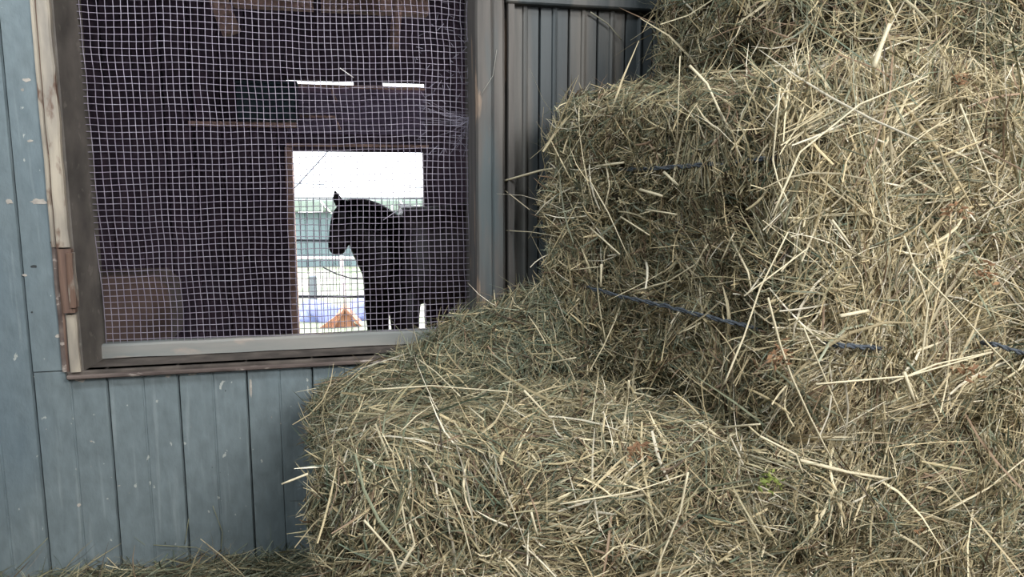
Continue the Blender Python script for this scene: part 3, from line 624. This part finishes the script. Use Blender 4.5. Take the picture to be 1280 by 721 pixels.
# --- prominent stems that stand out of the bales
def stems(parent, fn, lst):
    for (pts, r, off) in lst: stalk(parent, 'stalk', [fn(a, b, off + c) for a, b, c in pts], r)
stems(upper.root, face_pt, [
 ([(620, 229, .0), (676, 213, .0), (740, 203, -.02)], .0030, .03), ([(745, 208, 0), (780, 203, 0)], .0032, .03),
 ([(862, 82, .02), (884, 105, .01), (900, 140, 0), (920, 175, 0)], .0026, .03), ([(757, 200, 0), (762, 232, 0), (755, 265, 0)], .0020, .03),
 ([(737, 225, .01), (760, 265, .01), (785, 320, 0)], .0014, .03), ([(752, 330, 0), (751, 358, 0)], .0028, .035),
 ([(790, 365, 0), (835, 352, 0), (870, 330, 0), (885, 305, 0)], .0018, .03), ([(800, 237, 0), (828, 245, 0)], .0032, .035),
 ([(830, 215, 0), (848, 232, 0)], .0030, .035), ([(630, 237, 0), (662, 262, 0)], .0013, .03), ([(808, 262, 0), (846, 268, 0)], .0018, .034),
 ([(776, 271, 0), (812, 294, 0)], .0018, .034), ([(633, 288, 0), (665, 290, 0), (700, 296, 0)], .0012, .03),
 ([(738, 285, 0), (775, 318, 0)], .0020, .034), ([(712, 338, 0), (752, 333, 0)], .0014, .034), ([(900, 330, 0), (917, 292, 0)], .0018, .032),
 ([(915, 300, 0), (935, 340, 0), (940, 365, 0)], .0020, .032), ([(846, 180, 0), (850, 70, .02)], .0012, .03), ([(975, 110, 0), (966, 200, 0), (972, 225, 0), (985, 252, 0)], .0016, .035)])
stems(upper.root, front_pt, [
 ([(960, 372, 0), (975, 430, 0), (990, 472, 0), (1012, 520, 0), (1040, 575, 0)], .0020, .045), ([(905, 480, 0), (930, 420, 0), (950, 360, 0), (985, 290, 0)], .0016, .05),
 ([(1050, 395, 0), (1085, 388, 0)], .0036, .045), ([(1130, 465, 0), (1143, 502, 0)], .0034, .05), ([(1020, 480, 0), (1135, 470, 0), (1240, 440, 0)], .0018, .05),
 ([(1140, 330, 0), (1190, 380, 0), (1235, 430, 0), (1275, 470, 0)], .0016, .045), ([(1110, 480, 0), (1170, 455, 0), (1238, 440, 0)], .0018, .048), ([(1005, 410, 0), (1060, 540, 0)], .0014, .045),
 ([(1092, 85, 0), (1100, 60, 0), (1112, 30, 0)], .0044, .03), ([(965, 270, 0), (1000, 190, 0), (1075, 130, 0), (1160, 95, 0)], .0016, .045), ([(1040, 275, 0), (1062, 305, 0)], .0024, .045),
 ([(1130, 295, 0), (1160, 380, 0), (1150, 470, 0)], .0016, .045), ([(1200, 130, 0), (1240, 230, 0), (1270, 250, 0)], .0016, .04), ([(930, 370, 0), (1010, 310, 0)], .0013, .05)])
def low_front(px, py, off): return at(px, py, .885 - off)
def low_top(px, py, off): d = sight(px, py); return Vector((0, 0, CAM_H)) + d * ((ZL + off - CAM_H) / d.z)
stems(lower.root, low_front, [([(860, 590, 0), (850, 640, 0), (825, 700, 0), (815, 730, 0)], .0019, .05), ([(700, 630, 0), (790, 615, 0), (858, 592, 0)], .0014, .045),
 ([(495, 720, 0), (518, 680, 0), (512, 655, 0)], .0022, .045), ([(455, 650, 0), (490, 690, 0), (500, 721, 0)], .0018, .045), ([(385, 592, 0), (352, 605, .0)], .0016, .05),
 ([(1180, 640, 0), (1235, 610, 0), (1285, 570, 0)], .0018, .05), ([(560, 610, 0), (577, 650, 0), (590, 700, 0)], .0014, .045), ([(664, 640, 0), (672, 670, 0)], .0020, .045),
 ([(1000, 575, 0), (1060, 590, 0), (1110, 598, 0)], .0034, .045), ([(950, 545, 0), (995, 568, 0), (1003, 590, 0)], .0022, .05)])
stems(lower.root, low_top, [([(465, 487, 0), (540, 482, .01), (640, 490, 0)], .0019, .03), ([(520, 447, .03), (545, 465, .02), (575, 495, 0)], .0018, .03),
 ([(585, 508, .02), (605, 525, .02)], .0018, .03), ([(655, 488, .05), (685, 520, .01)], .0022, .03), ([(740, 525, .04), (750, 450, .0)], .0010, .03), ([(680, 455, .02), (720, 447, .05)], .0018, .03),
 ([(780, 530, 0), (783, 510, .0), (786, 476, .06)], .0024, .03), ([(895, 535, .02), (950, 530, .05)], .0018, .03), ([(500, 540, .0), (520, 520, .02), (550, 500, .0)], .0012, .03)])

# dry leaves caught in the hay
def leaves(parent, fn, px, py, off, m, n=34, sp=.009, **kw):
    bm = bmesh.new(); c = fn(px, py, off)
    for i in range(n):
        p = c + Vector(rng.normal(0, sp, 3)) * .8; d = Vector(rng.normal(0, 1, 3)).normalized(); e = d.orthogonal().normalized(); l = rng.uniform(.003, .007); h = d.cross(e)
        v = [bm.verts.new(q) for q in (p - d * l, p + e * l * .4 + h * l * .15, p + d * l, p - e * l * .4 + h * l * .15)]
        bm.faces.new((v[0], v[1], v[2])); bm.faces.new((v[0], v[2], v[3]))
    fin('dry_leaves', bm, m, parent, False, kind='stuff', **kw)
for (px, py) in ((1195, 262), (1208, 466), (1200, 95), (1235, 340), (975, 446)): leaves(upper.root, front_pt, px, py, .04, M['leafb'], label='rust brown dry leaves')
leaves(lower.root, low_front, 965, 602, .05, M['leafg'], 34, .012, label='green dry leaves'); leaves(lower.root, low_front, 800, 565, .02, M['leafb'], 34, .011); leaves(lower.root, low_front, 1150, 655, .045, M['leafb'], 26, .011)

# --- loose hay heaped between the stack, the lower bale and the window sill
def mound(name, cx, cy, z0, rx, ry, h, seed, nst, weights, label, length=.055, ang=(1, .3, 0), floorz=None, amp=.02):
    bm = bmesh.new(); bmesh.ops.create_grid(bm, x_segments=40, y_segments=26, size=1)
    for v in bm.verts:
        x, y = v.co.x, v.co.y; r = math.sqrt(x * x + y * y * .8)
        z = h * (max(0, 1 - min(1, r) ** 2)) ** 1.2 + amp * noise.noise(Vector((x * 4 + seed, y * 4, 0))) * (1 if r < 1 else .3)
        v.co = Vector((cx + x * rx, cy + y * ry, z0 + max(-.004, z)))
    r_ = empty(name, (cx, cy, z0), label=label, category='loose hay', kind='stuff')
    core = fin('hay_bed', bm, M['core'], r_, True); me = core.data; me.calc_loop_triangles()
    s = Bale.__new__(Bale); s.root = r_
    nt = len(me.loop_triangles); tv = np.zeros(nt * 3, np.int32); me.loop_triangles.foreach_get('vertices', tv); co = np.zeros(len(me.vertices) * 3, np.float32); me.vertices.foreach_get('co', co)
    s.co = co.reshape(-1, 3); s.tv = tv.reshape(-1, 3); a, b, c = (s.co[s.tv[:, i]] for i in range(3)); cr = np.cross(b - a, c - a); s.area = np.linalg.norm(cr, axis=1) / 2
    s.nrm = norm(cr); s.cen = (a + b + c) / 3; s.ang = np.array([noise.noise(Vector(p) * 7 + Vector((seed,) * 3)) for p in s.cen]) * 3
    s.strands('loose_strands', nst, np.ones(nt), ang, .7, (.14, .24), length, .0015, weights, rnd=.4)
    return s
mound('loose_hay', .40, 1.385, ZL + .01, .30, .11, .135, 3, 15000, W_GREEN, 'loose greenish hay heaped against the post below the big bale')
mound('loose_hay', .26, 1.415, ZL + .002, .16, .085, .05, 6, 5000, W_GREEN, 'thin tangle of loose hay spilling over the right end of the window sill', .06)
mound('hay_litter', -.38, 1.34, .002, .62, .20, .045, 8, 10000, W_GREEN, 'scattered hay litter on the floor at the foot of the blue boards', .075, amp=.018)

# stalks leaning on the wall and stuck in the mesh
def onwall(px, py, y=WY - .006): return at(px, py, y)
for (a, b, c_, lab) in (((231, 680), (236, 648), None, 'short straight dry stalk standing against the boards left of the bent stalk'), ((276, 690), (278, 665), (266, 632), 'tall bent dry stalk leaning on the blue boards beside the lowest bale'), ((20, 712), (60, 672), None, 'slanting dry stalk in the left corner of the floor litter'), ((192, 681), (245, 684), (268, 695), 'long dry stalk lying flat on top of the floor litter')):
    pts = [onwall(*a), onwall(*b)] + ([onwall(*c_)] if c_ else []); stalk(None, 'hay_stalk', pts, .0010, (150, 150, 120), label=lab, category='stalk')
def onmesh(px, py): return at(px, py, WY + .086)
stalk(None, 'hay_stalk', [onmesh(425, 85), onmesh(442, 97)], .0011, (236, 232, 230), label='short bright straw caught in the mesh above the doorway', category='stalk')
stalk(None, 'hay_stalk', [onmesh(436, 110), onmesh(452, 107), onmesh(478, 107)], .0007, (120, 110, 120), label='thin curved stem caught in the mesh above the bright slats', category='stalk')
stalk(None, 'hay_stalk', [onmesh(478, 107), onmesh(492, 113), onmesh(505, 120)], .0007, (70, 60, 66), label='thin dark stem crossing the bright slats at right', category='stalk')
stalk(None, 'hay_stalk', [onmesh(479, 275), onmesh(495, 264), onmesh(502, 262)], .0009, (190, 184, 200), label='pale straw caught in the mesh over the pony', category='stalk')
stalk(None, 'hay_stalk', [at(601, 118, WY - .006), at(616, 95, WY - .006), at(621, 62, WY - .006)], .0007, (170, 168, 160), label='thin curved stem hanging on the grey post', category='stalk')
stalk(None, 'hay_stalk', [at(738, 15, WY), at(760, 30, WY), at(777, 50, WY)], .0018, (150, 148, 130), label='dusty seed stem stuck under the trim right of the post', category='stalk')
# cobwebs
cw = empty('cobweb', onmesh(560, 165), label='dusty cobweb in the right part of the wire mesh', category='cobweb', kind='stuff')
bm = bmesh.new(); cen = onmesh(590, 148)
for i in range(26):
    a = math.radians(random.uniform(150, 260)); l = random.uniform(.03, .13); e = Vector((cen.x + math.cos(a) * l, cen.y + random.uniform(-.008, 0), cen.z + math.sin(a) * l * .7))
    mid = cen.lerp(e, .5) + Vector((0, 0, -.006)); tube(bm, [cen + Vector(rng.normal(0, .006, 3) * np.array([1, .1, 1])), mid, e], .0002, 3, False)
for i in range(70):
    p = onmesh(random.uniform(515, 590), random.uniform(0, 200)); q = p + Vector((random.uniform(-.02, .02), 0, random.uniform(-.02, .02))); tube(bm, [p, q], .0003, 3, False)
fin('threads', bm, M['web'], cw, kind='stuff')
